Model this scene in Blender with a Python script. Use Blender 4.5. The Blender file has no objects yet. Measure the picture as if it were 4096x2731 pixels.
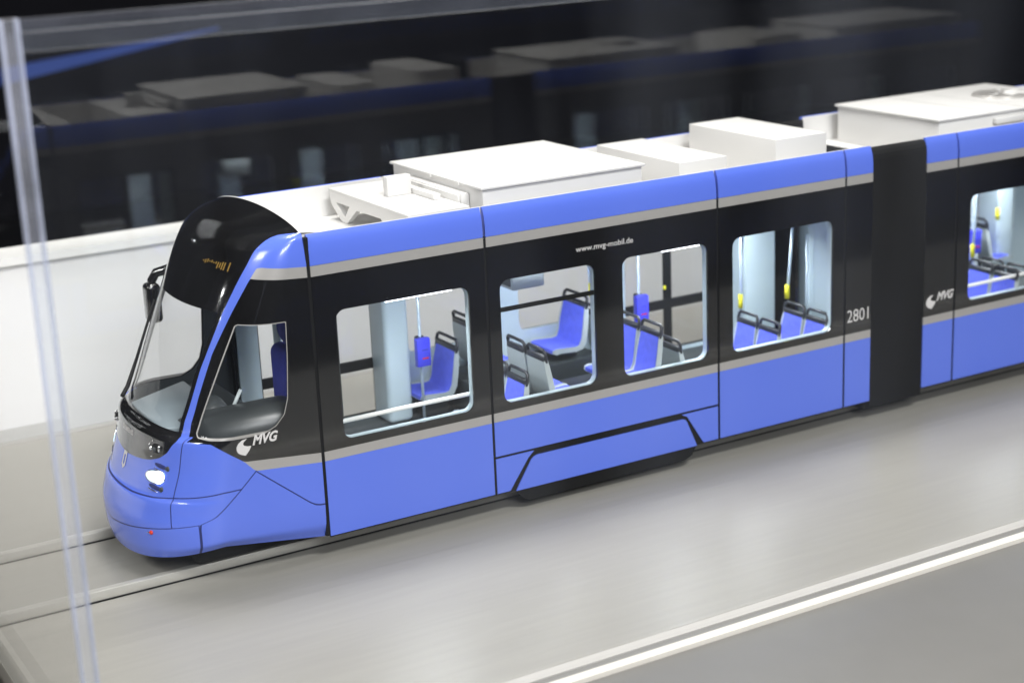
import bpy, bmesh, math, random
import numpy as np
from mathutils import Vector, Matrix
from mathutils.geometry import tessellate_polygon
random.seed(4)
S = 0.05                       # everything below is written in "tram metres"; the model stands at 1:20
scn = bpy.context.scene
C = scn.collection
R2 = math.radians

# ------------------------------------------------------------------ camera
CAMP = (-6.719, -15.055, 6.423); HEAD, PITCH, ROLL, FPX = 0.51487, 0.28048, -0.04396, 6661.4
fw = Vector((math.sin(HEAD)*math.cos(PITCH), math.cos(HEAD)*math.cos(PITCH), -math.sin(PITCH)))
rt = Vector((math.cos(HEAD), -math.sin(HEAD), 0)); up = rt.cross(fw)
R_ = math.cos(ROLL)*rt + math.sin(ROLL)*up; U_ = -math.sin(ROLL)*rt + math.cos(ROLL)*up
cd = bpy.data.cameras.new('camera'); cam = bpy.data.objects.new('camera', cd); C.objects.link(cam)
M = Matrix((R_, U_, -fw)).transposed().to_4x4(); M.translation = Vector(CAMP)*S; cam.matrix_world = M
cd.sensor_width = 36; cd.lens = FPX/4096*36; cd.clip_start = 0.01; cd.clip_end = 100
cd.dof.use_dof = True; cd.dof.focus_distance = 15.9*S; cd.dof.aperture_fstop = 9.0; cd.dof.aperture_blades = 7
scn.camera = cam

# ------------------------------------------------------------------ world, lamps, exposure
w = bpy.data.worlds.new('World'); scn.world = w; w.use_nodes = True
bg = w.node_tree.nodes['Background']; bg.inputs[0].default_value = (0.55, 0.62, 0.85, 1); bg.inputs[1].default_value = 0.032
def area(name, loc, target, size, power, col, sy=None):
    l = bpy.data.lights.new(name, 'AREA'); l.energy = power; l.color = col
    l.shape = 'RECTANGLE' if sy else 'SQUARE'; l.size = size*S
    if sy: l.size_y = sy*S
    o = bpy.data.objects.new(name, l); C.objects.link(o); o.location = Vector(loc)*S
    o.rotation_euler = (Vector(target)-Vector(loc)).to_track_quat('-Z', 'Y').to_euler(); return o
area('hall_lamp_overhead', (3.0, 1.7, 15), (2.5, 0, 0), 9, 6.5, (1.0, 0.965, 0.92), 3)
area('hall_lamp_front', (-7, -36, 21), (1.5, 0, 1), 15, 26, (0.97, 0.98, 1.0), 8)
area('hall_lamp_high', (2, -25, 31), (2, 3, 1), 12, 37, (1.0, 0.98, 0.96), 6)
area('hall_lamp_end', (-15, -3, 13), (-1, 0, 1), 4, 4, (1.0, 0.98, 0.96), 4)
def spotball(name, loc, power, r):
    l = bpy.data.lights.new(name, 'POINT'); l.energy = power; l.shadow_soft_size = r*S
    o = bpy.data.objects.new(name, l); C.objects.link(o); o.location = Vector(loc)*S; return o
spotball('hall_spot_a', (-5.5, 13.1, 6.3), 0.035, 0.10)
spotball('hall_spot_b', (-7.8, 2.65, 12.65), 0.25, 0.12)
spotball('hall_spot_c', (-12.2, 3.9, 6.2), 0.20, 0.12)
spotball('hall_spot_d', (-12.9, 2.2, 5.8), 0.12, 0.08)
scn.view_settings.view_transform = 'Standard'; scn.view_settings.look = 'None'
scn.view_settings.exposure = 0.0; scn.view_settings.gamma = 1.0
scn.render.engine = 'CYCLES'
cy = scn.cycles; cy.use_denoising = True; cy.max_bounces = 14; cy.transparent_max_bounces = 40
cy.diffuse_bounces = 5; cy.glossy_bounces = 5; cy.sample_clamp_indirect = 6
try: cy.denoiser = 'OPENIMAGEDENOISE'
except Exception: pass

# ------------------------------------------------------------------ materials
def nodes(m):
    m.use_nodes = True; return m.node_tree.nodes, m.node_tree.links
def mat(name, col, rough=0.5, metal=0.0, spec=0.5, coat=0.0, var=0.06, vscale=40, bump=0.0, stretch=(1, 1, 1), rvar=0.0, emit=None, estr=0):
    """procedural paint: colour with a faint noise mottle, optional fine bump and roughness wear"""
    m = bpy.data.materials.new(name); n, l = nodes(m); p = n['Principled BSDF']
    p.inputs['Roughness'].default_value = rough; p.inputs['Metallic'].default_value = metal
    p.inputs['Specular IOR Level'].default_value = spec; p.inputs['Coat Weight'].default_value = coat
    p.inputs['Coat Roughness'].default_value = 0.06
    tc = n.new('ShaderNodeTexCoord'); mp = n.new('ShaderNodeMapping'); l.new(tc.outputs['Object'], mp.inputs[0])
    mp.inputs['Scale'].default_value = tuple(s/S for s in stretch)
    nz = n.new('ShaderNodeTexNoise'); nz.inputs['Scale'].default_value = vscale*0.1; nz.inputs['Detail'].default_value = 5; l.new(mp.outputs[0], nz.inputs[0])
    mx = n.new('ShaderNodeMix'); mx.data_type = 'RGBA'; l.new(nz.outputs[0], mx.inputs[0])
    mx.inputs[6].default_value = (*[max(0, c*(1-var)) for c in col], 1); mx.inputs[7].default_value = (*[min(1, c*(1+var)) for c in col], 1)
    l.new(mx.outputs[2], p.inputs['Base Color'])
    if bump:
        b = n.new('ShaderNodeBump'); b.inputs['Strength'].default_value = bump; b.inputs['Distance'].default_value = 0.0005
        n2 = n.new('ShaderNodeTexNoise'); n2.inputs['Scale'].default_value = vscale; n2.inputs['Detail'].default_value = 6
        l.new(mp.outputs[0], n2.inputs[0]); l.new(n2.outputs[0], b.inputs['Height']); l.new(b.outputs[0], p.inputs['Normal'])
    if rvar:
        mr = n.new('ShaderNodeMapRange'); mr.inputs[3].default_value = rough-rvar; mr.inputs[4].default_value = rough+rvar
        l.new(nz.outputs[0], mr.inputs[0]); l.new(mr.outputs[0], p.inputs['Roughness'])
    if emit:
        p.inputs['Emission Color'].default_value = (*emit, 1); p.inputs['Emission Strength'].default_value = estr
    return m
def glassmat(name, tint, ior=1.49, rough=0.0, haze=0.0, hazecol=(0.8, 0.85, 1)):
    """clear sheet: what goes through goes straight, the rest is a Fresnel reflection; haze = share of diffuse frosting"""
    m = bpy.data.materials.new(name); n, l = nodes(m); n.clear()
    out = n.new('ShaderNodeOutputMaterial'); tr = n.new('ShaderNodeBsdfTransparent'); tr.inputs[0].default_value = (*tint, 1)
    gl = n.new('ShaderNodeBsdfGlossy'); gl.inputs['Roughness'].default_value = rough
    fr = n.new('ShaderNodeFresnel'); ge = n.new('ShaderNodeNewGeometry'); mi_ = n.new('ShaderNodeMapRange')   # same reflectance on leaving as on entering
    mi_.inputs[3].default_value = ior; mi_.inputs[4].default_value = 1/ior; l.new(ge.outputs['Backfacing'], mi_.inputs[0]); l.new(mi_.outputs[0], fr.inputs[0])
    mx = n.new('ShaderNodeMixShader'); l.new(fr.outputs[0], mx.inputs[0]); l.new(tr.outputs[0], mx.inputs[1]); l.new(gl.outputs[0], mx.inputs[2])
    last = mx
    if haze:
        df = n.new('ShaderNodeBsdfDiffuse'); df.inputs[0].default_value = (*hazecol, 1)
        tl = n.new('ShaderNodeBsdfTranslucent'); tl.inputs[0].default_value = (*hazecol, 1)
        a = n.new('ShaderNodeMixShader'); a.inputs[0].default_value = 0.5; l.new(df.outputs[0], a.inputs[1]); l.new(tl.outputs[0], a.inputs[2])
        tc = n.new('ShaderNodeTexCoord'); nz = n.new('ShaderNodeTexNoise'); nz.inputs['Scale'].default_value = 60; nz.inputs['Detail'].default_value = 4
        l.new(tc.outputs['Object'], nz.inputs[0])
        mr = n.new('ShaderNodeMapRange'); mr.inputs[1].default_value = 0.3; mr.inputs[2].default_value = 0.7
        mr.inputs[3].default_value = haze*0.7; mr.inputs[4].default_value = min(1, haze*1.3); l.new(nz.outputs[0], mr.inputs[0])
        b = n.new('ShaderNodeMixShader'); l.new(mr.outputs[0], b.inputs[0]); l.new(mx.outputs[0], b.inputs[1]); l.new(a.outputs[0], b.inputs[2]); last = b
    l.new(last.outputs[0], out.inputs[0]); return m
BLUE = mat('blue_paint', (0.098, 0.166, 0.68), 0.24, spec=0.5, coat=0.35, var=0.03, vscale=12, bump=0.02)
NAVY = mat('seam_navy', (0.012, 0.02, 0.12), 0.5)
BLACKG = mat('black_gloss', (0.0045, 0.0042, 0.0038), 0.09, spec=0.6, coat=0.9, var=0.2, vscale=14, rvar=0.03)
BLACKM = mat('black_satin', (0.008, 0.008, 0.008), 0.5, spec=0.2, var=0.2)
GREY = mat('silver_grey_stripe', (0.36, 0.345, 0.33), 0.35, metal=0.15, var=0.04)
WHITE = mat('white_roof_paint', (0.655, 0.645, 0.63), 0.45, var=0.02, vscale=20, bump=0.015)
PALE = mat('pale_interior', (0.50, 0.60, 0.64), 0.38, var=0.04)
CEIL = mat('interior_ceiling', (0.7, 0.72, 0.74), 0.6)
FLOORIN = mat('interior_floor', (0.055, 0.065, 0.07), 0.6, var=0.2)
DARKIN = mat('dark_interior', (0.03, 0.036, 0.038), 0.4, var=0.2)
DASH = mat('dashboard_grey', (0.05, 0.056, 0.058), 0.36, spec=0.6, var=0.15, vscale=10)
SHELF = mat('dash_shelf_grey', (0.26, 0.31, 0.34), 0.3, spec=0.6, var=0.1)
SEATB = mat('seat_fabric_blue', (0.11, 0.145, 0.76), 0.85, var=0.22, vscale=160, bump=0.25)
DRVB = mat('driver_seat_blue', (0.02, 0.03, 0.28), 0.85, var=0.25, vscale=120)
SEATG = mat('seat_shell_grey', (0.42, 0.47, 0.48), 0.45, var=0.05)
HANDLE = mat('handle_black', (0.022, 0.024, 0.03), 0.35, var=0.1)
POLE = mat('pole_pale_blue', (0.62, 0.74, 0.83), 0.28, metal=0.2, var=0.03)
RAILW = mat('handrail_white', (0.82, 0.82, 0.80), 0.3, var=0.03)
YEL = mat('yellow_sleeve', (0.75, 0.70, 0.02), 0.45, var=0.05)
BOXB = mat('validator_blue', (0.055, 0.06, 0.62), 0.4, var=0.05)
RED = mat('red_reflector', (0.55, 0.03, 0.01), 0.25, var=0.1)
CHROME = mat('chrome', (0.7, 0.7, 0.7), 0.12, metal=1.0, var=0.03)
BELL = mat('bellows_rubber', (0.007, 0.0068, 0.0062), 0.7, spec=0.15, var=0.25, vscale=60)
LETTER = mat('silver_lettering', (0.62, 0.60, 0.59), 0.45, var=0.06)
GLASS = glassmat('window_glass', (0.995, 0.998, 0.998), 1.33)
def veiled(name):
    """acrylic sheet with the reflected veil painted as thin diffuse haze, in soft upright bands"""
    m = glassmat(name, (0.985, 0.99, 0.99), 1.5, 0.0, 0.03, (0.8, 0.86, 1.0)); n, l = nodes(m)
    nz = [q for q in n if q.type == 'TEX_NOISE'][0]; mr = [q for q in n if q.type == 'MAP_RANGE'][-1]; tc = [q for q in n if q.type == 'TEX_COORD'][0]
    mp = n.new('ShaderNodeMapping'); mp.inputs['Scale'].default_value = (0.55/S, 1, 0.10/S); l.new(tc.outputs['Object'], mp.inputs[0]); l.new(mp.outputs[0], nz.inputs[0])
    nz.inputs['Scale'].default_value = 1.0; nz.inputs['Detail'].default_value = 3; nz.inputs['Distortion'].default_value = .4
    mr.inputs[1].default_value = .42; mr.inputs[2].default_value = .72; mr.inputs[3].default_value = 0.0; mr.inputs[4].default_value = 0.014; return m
ACRYLV = veiled('acrylic_front')  # diffuse haze stands for the veil of hall reflections on the front pane
ACRYL = glassmat('acrylic_sheet', (0.985, 0.99, 0.99), 1.55)
ACREDGE = glassmat('acrylic_polished_edge', (0.965, 0.975, 0.985), 1.15, 0.4, 0.035, (0.70, 0.74, 0.90))
ACRMILK = glassmat('acrylic_corner', (0.97, 0.98, 0.99), 1.2, 0.3, 0.10, (0.85, 0.86, 0.95))
ACRLINE = glassmat('acrylic_corner_line', (0.9, 0.93, 0.97), 1.2, 0.3, 0.30, (0.8, 0.83, 0.97))

LED = mat('led_panel', (0.9, 0.9, 0.95), 0.5, emit=(0.93, 0.95, 1.0), estr=6)
HEAD_E = mat('headlight_lens', (0.9, 0.95, 1), 0.1, emit=(0.42, 0.72, 1.0), estr=1.4)
HEAD_C = mat('headlight_core', (0.9, 0.95, 1), 0.1, emit=(0.85, 0.95, 1.0), estr=9)
AMBER = mat('amber_led', (0.16, 0.09, 0.01), 0.5, emit=(1.0, 0.62, 0.10), estr=0.10)
BASE = mat('base_board', (0.268, 0.258, 0.232), 0.37, spec=0.5, coat=0.0, var=0.12, vscale=26, stretch=(0.35, 5, 1), bump=0.05, rvar=0.05)
LEDGE = mat('plinth_ledge', (0.15, 0.147, 0.138), 0.5, var=0.05, vscale=30, bump=0.04)
STRIPO = mat('white_outer_strip', (0.56, 0.54, 0.49), 0.75)
STRIP = mat('white_base_strip', (0.40, 0.385, 0.365), 0.75, var=0.03)
STEEL = mat('rail_steel', (0.46, 0.445, 0.41), 0.33, metal=0.35, var=0.14, vscale=30, stretch=(1, 4, 4), rvar=0.08)
WALLW = mat('partition_white', (0.86, 0.85, 0.845), 0.55, var=0.02, vscale=8)
WALLT = mat('partition_cap', (0.85, 0.84, 0.82), 0.5, var=0.02)
HALL = mat('dark_hall', (0.012, 0.012, 0.018), 0.9, var=0.3, vscale=2)
BLUEREFL = mat('blue_reflection', (0.02, 0.05, 0.22), 0.7, emit=(0.05, 0.13, 0.6), estr=0.10)  # emission paints the reflected blue
BROWN = mat('brown_fabric', (0.10, 0.06, 0.04), 0.8)

# ------------------------------------------------------------------ helpers
def link(o, parent=None):
    C.objects.link(o)
    if parent: o.parent = parent
    return o
def mesh(name, V, F, m, parent=None, smooth=False, org=(0, 0, 0), normals=None):
    me = bpy.data.meshes.new(name); o3 = Vector(org)
    me.from_pydata([tuple((Vector(v)-o3)*S) for v in V], [], F); me.update()
    if smooth:
        for p in me.polygons: p.use_smooth = True
    if normals is not None: me.normals_split_custom_set_from_vertices([tuple(n) for n in normals])
    me.materials.append(m)
    o = bpy.data.objects.new(name, me); o.location = o3*S
    return link(o, parent)
def tag(o, label=None, cat=None, group=None, kind=None):
    for k, v in (('label', label), ('category', cat), ('group', group), ('kind', kind)):
        if v: o[k] = v
    return o
def from_bm(name, bm, m, parent=None, smooth=False, org=(0, 0, 0)):
    bm.normal_update(); bm.verts.index_update()
    V = [v.co.copy() for v in bm.verts]; F = [[v.index for v in f.verts] for f in bm.faces]; bm.free()
    o = mesh(name, V, F, m, parent, False, org)
    if smooth:
        o.data.shade_smooth(); o.data.set_sharp_from_angle(angle=R2(38))
    return o
def box_bm(bm, x0, x1, y0, y1, z0, z1, bev=0.0, seg=2):
    r = bmesh.ops.create_cube(bm, size=1.0)
    vs = r['verts']
    for v in vs: v.co = Vector((x0+(v.co.x+.5)*(x1-x0), y0+(v.co.y+.5)*(y1-y0), z0+(v.co.z+.5)*(z1-z0)))
    if bev:
        es = {e for v in vs for e in v.link_edges}
        bmesh.ops.bevel(bm, geom=list(es), offset=bev, segments=seg, affect='EDGES', profile=0.5)
def box(name, x0, x1, y0, y1, z0, z1, m, parent=None, bev=0.008, seg=2, org=(0, 0, 0)):
    bm = bmesh.new(); box_bm(bm, x0, x1, y0, y1, z0, z1, bev, seg); return from_bm(name, bm, m, parent, bev > 0, org)
def tube_data(pts, r, n=10, cap=True):
    """round bar through pts (list of Vectors), r number or list"""
    pts = [Vector(p) for p in pts]; V = []; F = []; k = len(pts)
    rr = r if isinstance(r, (list, tuple)) else [r]*k
    prev = None
    for i, p in enumerate(pts):
        t = (pts[min(i+1, k-1)]-pts[max(i-1, 0)]).normalized()
        if prev is None:
            a = Vector((0, 0, 1)) if abs(t.z) < 0.9 else Vector((1, 0, 0)); n1 = t.cross(a).normalized()
        else: n1 = (prev - t*prev.dot(t)).normalized()
        n2 = t.cross(n1); prev = n1
        for j in range(n):
            a = 2*math.pi*j/n; V.append(p + (n1*math.cos(a)+n2*math.sin(a))*rr[i])
    for i in range(k-1):
        for j in range(n): F.append([i*n+j, i*n+(j+1) % n, (i+1)*n+(j+1) % n, (i+1)*n+j])
    if cap: F += [list(range(n))[::-1], [(k-1)*n+j for j in range(n)]]
    return V, F
def tube(name, pts, r, m, parent=None, n=12, org=(0, 0, 0)):
    V, F = tube_data(pts, r, n); return mesh(name, V, F, m, parent, True, org)
def merge(parts):
    V = []; F = []
    for v, f in parts:
        b = len(V); V += list(v); F += [[i+b for i in q] for q in f]
    return V, F
def rrect(x0, x1, z0, z1, r, n=7):
    L = []
    for cx, cz, a0 in ((x1-r, z1-r, 0), (x0+r, z1-r, 90), (x0+r, z0+r, 180), (x1-r, z0+r, 270)):
        for i in range(n+1):
            a = R2(a0+90*i/n); L.append((cx+r*math.cos(a), cz+r*math.sin(a)))
    return L
def plate_data(loops, y0, y1, ax='y'):
    """flat plate in the x-z plane (ax='y') or the y-z plane (ax='x'); loops[0] outline, the rest holes"""
    flat = [p for L in loops for p in L]; n = len(flat)
    tri = tessellate_polygon([[Vector((p[0], p[1], 0)) for p in L] for L in loops])
    mk = (lambda p, d: Vector((p[0], d, p[1]))) if ax == 'y' else (lambda p, d: Vector((d, p[0], p[1])))
    V = [mk(p, y0) for p in flat]+[mk(p, y1) for p in flat]
    F = []
    for t in tri:
        a, b, c = [flat[i] for i in t]
        ccw = (b[0]-a[0])*(c[1]-a[1])-(b[1]-a[1])*(c[0]-a[0]) > 0
        t = list(t) if ccw else list(t)[::-1]
        F.append(t); F.append([i+n for i in t[::-1]])
    k = 0
    for L in loops:
        m_ = len(L)
        for i in range(m_):
            a, b = k+i, k+(i+1) % m_; F.append([b, a, a+n, b+n])
        k += m_
    return V, F
def plate(name, loops, y0, y1, m, parent=None, ax='y', org=(0, 0, 0)):
    V, F = plate_data(loops, y0, y1, ax); o = mesh(name, V, F, m, parent, False, org)
    bm = bmesh.new(); bm.from_mesh(o.data); bmesh.ops.recalc_face_normals(bm, faces=bm.faces); bm.to_mesh(o.data); bm.free(); return o
def rect(x0, x1, z0, z1): return [(x0, z0), (x1, z0), (x1, z1), (x0, z1)]
def text_data(txt, size, bold=0.0, shear=0.0):
    cu = bpy.data.curves.new('t', 'FONT'); cu.body = txt; cu.size = size; cu.offset = bold; cu.shear = shear; cu.resolution_u = 3
    ob = bpy.data.objects.new('t', cu); C.objects.link(ob)
    dg = bpy.context.evaluated_depsgraph_get(); me = bpy.data.meshes.new_from_object(ob.evaluated_get(dg))
    V = [v.co.copy() for v in me.vertices]; F = [list(p.vertices) for p in me.polygons]
    bpy.data.objects.remove(ob); bpy.data.curves.remove(cu); bpy.data.meshes.remove(me); return V, F

# ------------------------------------------------------------------ setting: base board, ledge, trims, track, partition, hall
FX0, FX1, FY = -4.12, 19.0, 4.26
def struct(o): o['kind'] = 'structure'; return o
struct(box('base_board', FX0-0.10, FX1, -FY, FY, -0.35, 0.0, BASE, None, 0))
struct(box('plinth_ledge', -12, 24, -7.3, -4.60, -0.55, -0.03, LEDGE, None, 0.01))
struct(box('plinth_ledge', -12, -4.34, -4.596, 11, -0.55, -0.034, BASE, None, 0.01))
for y0, y1, nm in ((-4.40, -4.275, 'base_strip'), (-4.596, -4.492, 'base_strip'), (4.275, 4.40, 'base_strip')):
    struct(box(nm, FX0-0.2, FX1, y0, y1, -0.35, 0.006, STRIPO if y0 < -4.45 else STRIP, None, 0))
struct(box('base_gap', FX0-0.2, FX1, -4.492, -4.40, -0.36, -0.004, LEDGE, None, 0))
tr = tag(link(bpy.data.objects.new('track', None)), 'pair of flat steel rails on the beige base board under the tram', 'track')
tr.location = (0, 0, 0)
for s in (-1, 1):
    r_ = box('rail', -4.13, 18.5, s*0.72-0.042, s*0.72+0.042, 0.010, 0.106, STEEL, tr, 0.010)
    box('rail_shadow', -4.13, 18.5, s*0.72-0.050, s*0.72+0.046, 0.001, 0.0095, BLACKM, r_, 0)  # black strip painting the shadow line under the rail
wp = box('low_partition', -14, 30, 5.0, 5.5, -1.5, 2.00, WALLW, None, 0.0, org=(5, 5.25, -1.5))
tag(wp, 'long low white partition standing behind the display case', 'partition')
cap = mesh('cap_strip', *plate_data([rect(-14, 30, 2.0, 2.10)], 4.94, 5.56), WALLT, wp); cap.location = -wp.location
struct(box('hall_floor', -60, 90, 5.6, 90, -8.2, -8.0, HALL, None, 0))
struct(box('hall_wall', -80, 110, 60, 61, -8, 45, HALL, None, 0))
rfl = plate('reflection_strip', [[(1.6, 1.88), (7.6, 2.80), (7.6, 2.84), (1.6, 2.29)]], 24, 24.1, BLUEREFL, None, org=(4, 24, 2))  # glowing strip put in for the reflection of something blue
tag(rfl, 'blurred blue banner of reflected colour before the dark hall, upper left', 'streak')

# ------------------------------------------------------------------ display case
case = tag(link(bpy.data.objects.new('display_case', None)), 'clear acrylic display case over the model tram, with pale polished edges', 'display case')
TOP = 5.53; PX = -4.14
def pane(nm, x0, x1, y0, y1, z0, z1, tilt=0):
    o = box(nm, x0, x1, y0, y1, z0, z1, ACRYL, case, 0, org=((x0+x1)/2, (y0+y1)/2, z0)); o.rotation_euler.x = tilt
    if nm == 'front_pane': o.data.materials[0] = ACRYLV
    return o
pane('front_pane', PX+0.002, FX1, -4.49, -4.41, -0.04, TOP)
pane('back_pane', PX+0.002, FX1, 4.30, 4.38, 0.008, TOP, R2(0.25))
pane('end_pane', PX-0.08, PX, -4.41, 4.29, 0.008, TOP)
pane('top_pane', PX-0.08, FX1, -4.49, 4.38, TOP+0.002, TOP+0.08)
def edge(x0, x1, y0, y1, z0, z1): return box('polished_edge', x0, x1, y0, y1, z0, z1, ACREDGE, case, 0.012)
box('corner_post', PX-0.098, PX-0.014, -4.49, -4.412, 0.0, TOP+0.085, ACRMILK, case, 0)
for x0 in (PX-0.115, PX-0.013): box('polished_edge', x0, x0+.016, -4.495, -4.405, 0.0, TOP+0.085, ACRLINE, case, 0.004)
edge(PX+0.001, FX1, -4.50, -4.492, TOP+0.0, TOP+0.085)
edge(PX+0.001, FX1, -4.409, -4.395, TOP-0.13, TOP-0.005)
edge(PX-0.085, PX, 4.292, 4.385, 0.0, TOP+0.085)

# ------------------------------------------------------------------ THE TRAM
tram = tag(link(bpy.data.objects.new('model_tram', None)), 'blue and black scale model tram with white roof units, on rails inside the case', 'tram')

# ---- nose: one lofted surface P(u, v), cut into its panels
K = np.array([ # v, centre x, centre z, side x, side |y|, side z, superellipse power
 (0.0, -2.69, 0.235, -1.98, 1.08, 0.375, 2.15), (0.5, -2.72, 0.36, -1.96, 1.14, 0.46, 2.1), (1.0, -2.73, 0.56, -1.94, 1.15, 0.62, 2.1),
 (1.5, -2.69, 0.74, -1.92, 1.15, 0.74, 2.1), (1.76, -2.655, 0.835, -1.91, 1.15, 0.835, 2.1), (1.86, -2.612, 0.87, -1.90, 1.15, 0.87, 2.1), (2.0, -2.59, 0.92, -1.90, 1.15, 0.92, 2.1), (2.5, -2.52, 1.12, -1.87, 1.15, 1.12, 2.1),
 (3.0, -2.455, 1.41, -1.82, 1.15, 1.40, 2.1), (3.4, -2.36, 1.445, -1.79, 1.15, 1.45, 2.1), (4.0, -2.295, 1.58, -1.70, 1.15, 1.56, 2.1),
 (5.0, -2.095, 2.06, -1.50, 1.15, 2.05, 2.1), (6.0, -1.89, 2.55, -1.30, 1.15, 2.55, 2.1), (7.0, -1.69, 2.97, -1.15, 1.14, 2.95, 2.1),
 (7.5, -1.575, 3.125, -1.10, 1.12, 3.10, 2.1), (8.0, -1.385, 3.25, -1.05, 1.10, 3.18, 2.0), (9.0, -1.00, 3.345, -1.00, 1.07, 3.225, 2.0)])
def pchip(xk, yk, x):
    h = np.diff(xk); d = np.diff(yk)/h; m = np.zeros(len(xk)); m[0] = d[0]; m[-1] = d[-1]
    for i in range(1, len(xk)-1):
        if d[i-1]*d[i] > 0: m[i] = 2*d[i-1]*d[i]/(d[i-1]+d[i])
    i = np.clip(np.searchsorted(xk, x)-1, 0, len(h)-1); t = (x-xk[i])/h[i]
    return (1+2*t)*(1-t)**2*yk[i]+t*(1-t)**2*h[i]*m[i]+t*t*(3-2*t)*yk[i+1]+t*t*(t-1)*h[i]*m[i+1]
def P(u, v):
    u = np.asarray(u, float); v = np.asarray(v, float)
    x0, z0, xs, ys, zs, n = [pchip(K[:, 0], K[:, k], v) for k in range(1, 7)]
    th = np.clip(np.abs(u), 0, 1)*math.pi/2; e = 2/n
    c = np.clip(np.cos(th), 0, 1); s = np.clip(np.sin(th), 0, 1)
    x = xs-(xs-x0)*c**e; y = -ys*s**e*np.sign(u); z = zs-(zs-z0)*c**1.5
    t = np.clip(np.abs(u)-1, 0, 1); x = x+(-0.984-x)*t; z = z-t*0.14*np.clip(1-v, 0, 1)
    return np.stack([x, y, z], -1)
def PN(u, v):
    u = np.asarray(u, float); v = np.asarray(v, float); e = 4e-3
    a = P(u+e, v)-P(u-e, v); b = P(u, np.clip(v+e, 0, 9))-P(u, np.clip(v-e, 0, 9)); n = np.cross(a, b)
    return n/np.maximum(np.linalg.norm(n, axis=-1, keepdims=True), 1e-9)
iv = lambda xs, ys: (lambda t: np.interp(t, xs, ys))
uL = iv([0, 3.0, 3.4, 4.0, 4.95, 6.0, 7.05, 7.43, 7.78, 8.18, 8.68, 9], [.50, .50, .475, .455, .46, .51, .59, .61, .64, .69, .82, .97])
uR = iv([0, 3.05, 3.4, 3.98, 4.5, 5.25, 6.05, 6.65, 7.2, 9], [.61, .61, .545, .515, .51, .522, .59, .65, .71, 1.0])
vm = iv([0, .21, .29, .37, .44, .5, .56], [2.50, 2.56, 2.60, 2.66, 2.76, 2.98, 3.2])
zb = iv([-2.25, -2.19, -2.04, -1.93, -1.755, -.97], [1.412, 1.412, 1.40, 1.317, 1.187, 1.108])
zgl = iv([-2.25, -2.19, -2.04, -1.93, -1.755, -1.652, -.97], [1.412, 1.412, 1.40, 1.317, 1.187, 1.075, 1.013])
zg0 = iv([-1.56, -0.97], [2.862, 2.818]); zg1 = iv([-1.56, -1.53, -1.50, -1.45, -1.38, -.97], [2.862, 2.885, 2.925, 2.948, 2.955, 2.92])
vs1 = iv([0, .2, .39, .54, .94, 1.3], [1.80, 1.80, 1.83, 1.90, 2.02, 2.02])
vs2 = iv([0, .03, .38, .57, .78], [0.83, 0.85, 1.0, 1.07, 1.15])
dgx = iv([.60, .649, .70, .78, .91, 1.075, 1.187], [-2.222, -2.216, -2.084, -1.982, -1.83, -1.652, -1.755+.20])  # rear edge of the bumper sweep, x by z
zcr = iv([-1.70, -1.652, -1.136, -1.085, -1.03, -.97], [1.11, 1.075, .641, .607, .592, .589])                # crease below the stripe
CW = [(-1.664, 2.457), (-1.45, 2.452), (-1.23, 2.445), (-1.243, 2.10), (-1.273, 1.711), (-1.32, 1.56), (-1.412, 1.465), (-1.54, 1.413), (-1.75, 1.415), (-1.869, 1.42), (-2.05, 1.43), (-2.118, 1.445), (-2.115, 1.48), (-2.076, 1.56), (-1.95, 1.84), (-1.836, 2.091)]
def sdf_poly(poly, x, z):
    p = np.array(poly); q = np.roll(p, -1, 0); d = np.full(x.shape, 1e9); ins = np.zeros(x.shape, bool)
    for (ax, az), (bx, bz) in zip(p, q):
        ex, ez = bx-ax, bz-az; t = np.clip(((x-ax)*ex+(z-az)*ez)/(ex*ex+ez*ez), 0, 1)
        d = np.minimum(d, np.hypot(x-ax-t*ex, z-az-t*ez))
        c = ((az > z) != (bz > z)) & (x < (bx-ax)*(z-az)/((bz-az) if abs(bz-az) > 1e-9 else 1e-9)+ax); ins ^= c
    return np.where(ins, d, -d)
def evalf(polys, f):
    a = np.array([p for q in polys for p in q]).reshape(-1, 2); X = P(a[:, 0], a[:, 1]); return f(a[:, 0], a[:, 1], X[:, 0], X[:, 2])
def split(polys, f):
    """cut (u,v) polygons along f = 0 -> (f > 0, f <= 0)"""
    if not polys: return [], []
    val = evalf(polys, f); A = []; B = []; k = 0
    for q in polys:
        n = len(q); fv = val[k:k+n]; k += n
        if (fv > 0).all(): A.append(q); continue
        if (fv <= 0).all(): B.append(q); continue
        a = []; b = []
        for i in range(n):
            p, r = q[i], q[(i+1) % n]; s, t = fv[i], fv[(i+1) % n]
            (a if s > 0 else b).append(p)
            if (s > 0) != (t > 0):
                m = s/(s-t); c = (p[0]+(r[0]-p[0])*m, p[1]+(r[1]-p[1])*m); a.append(c); b.append(c)
        if len(a) > 2: A.append(a)
        if len(b) > 2: B.append(b)
    return A, B
us = np.concatenate([np.linspace(0, 1, 61), np.linspace(1, 2, 31)[1:]]); vs = np.linspace(0, 9, 151)
ALL = [[(us[i], vs[j]), (us[i+1], vs[j]), (us[i+1], vs[j+1]), (us[i], vs[j+1])] for i in range(len(us)-1) for j in range(len(vs)-1)]
seams = []
def cutseam(polys, f, wd):
    """returns (above, below) and puts the strip |f|<wd into seams"""
    a, r = split(polys, lambda u, v, x, z: f(u, v, x, z)-wd); s, b = split(r, lambda u, v, x, z: f(u, v, x, z)+wd); seams.extend(s); return a, b
upper, lower = split(ALL, lambda u, v, x, z: np.where(u < 0.60, v-3.4, np.maximum(z-zb(x), v-3.4)))
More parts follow.
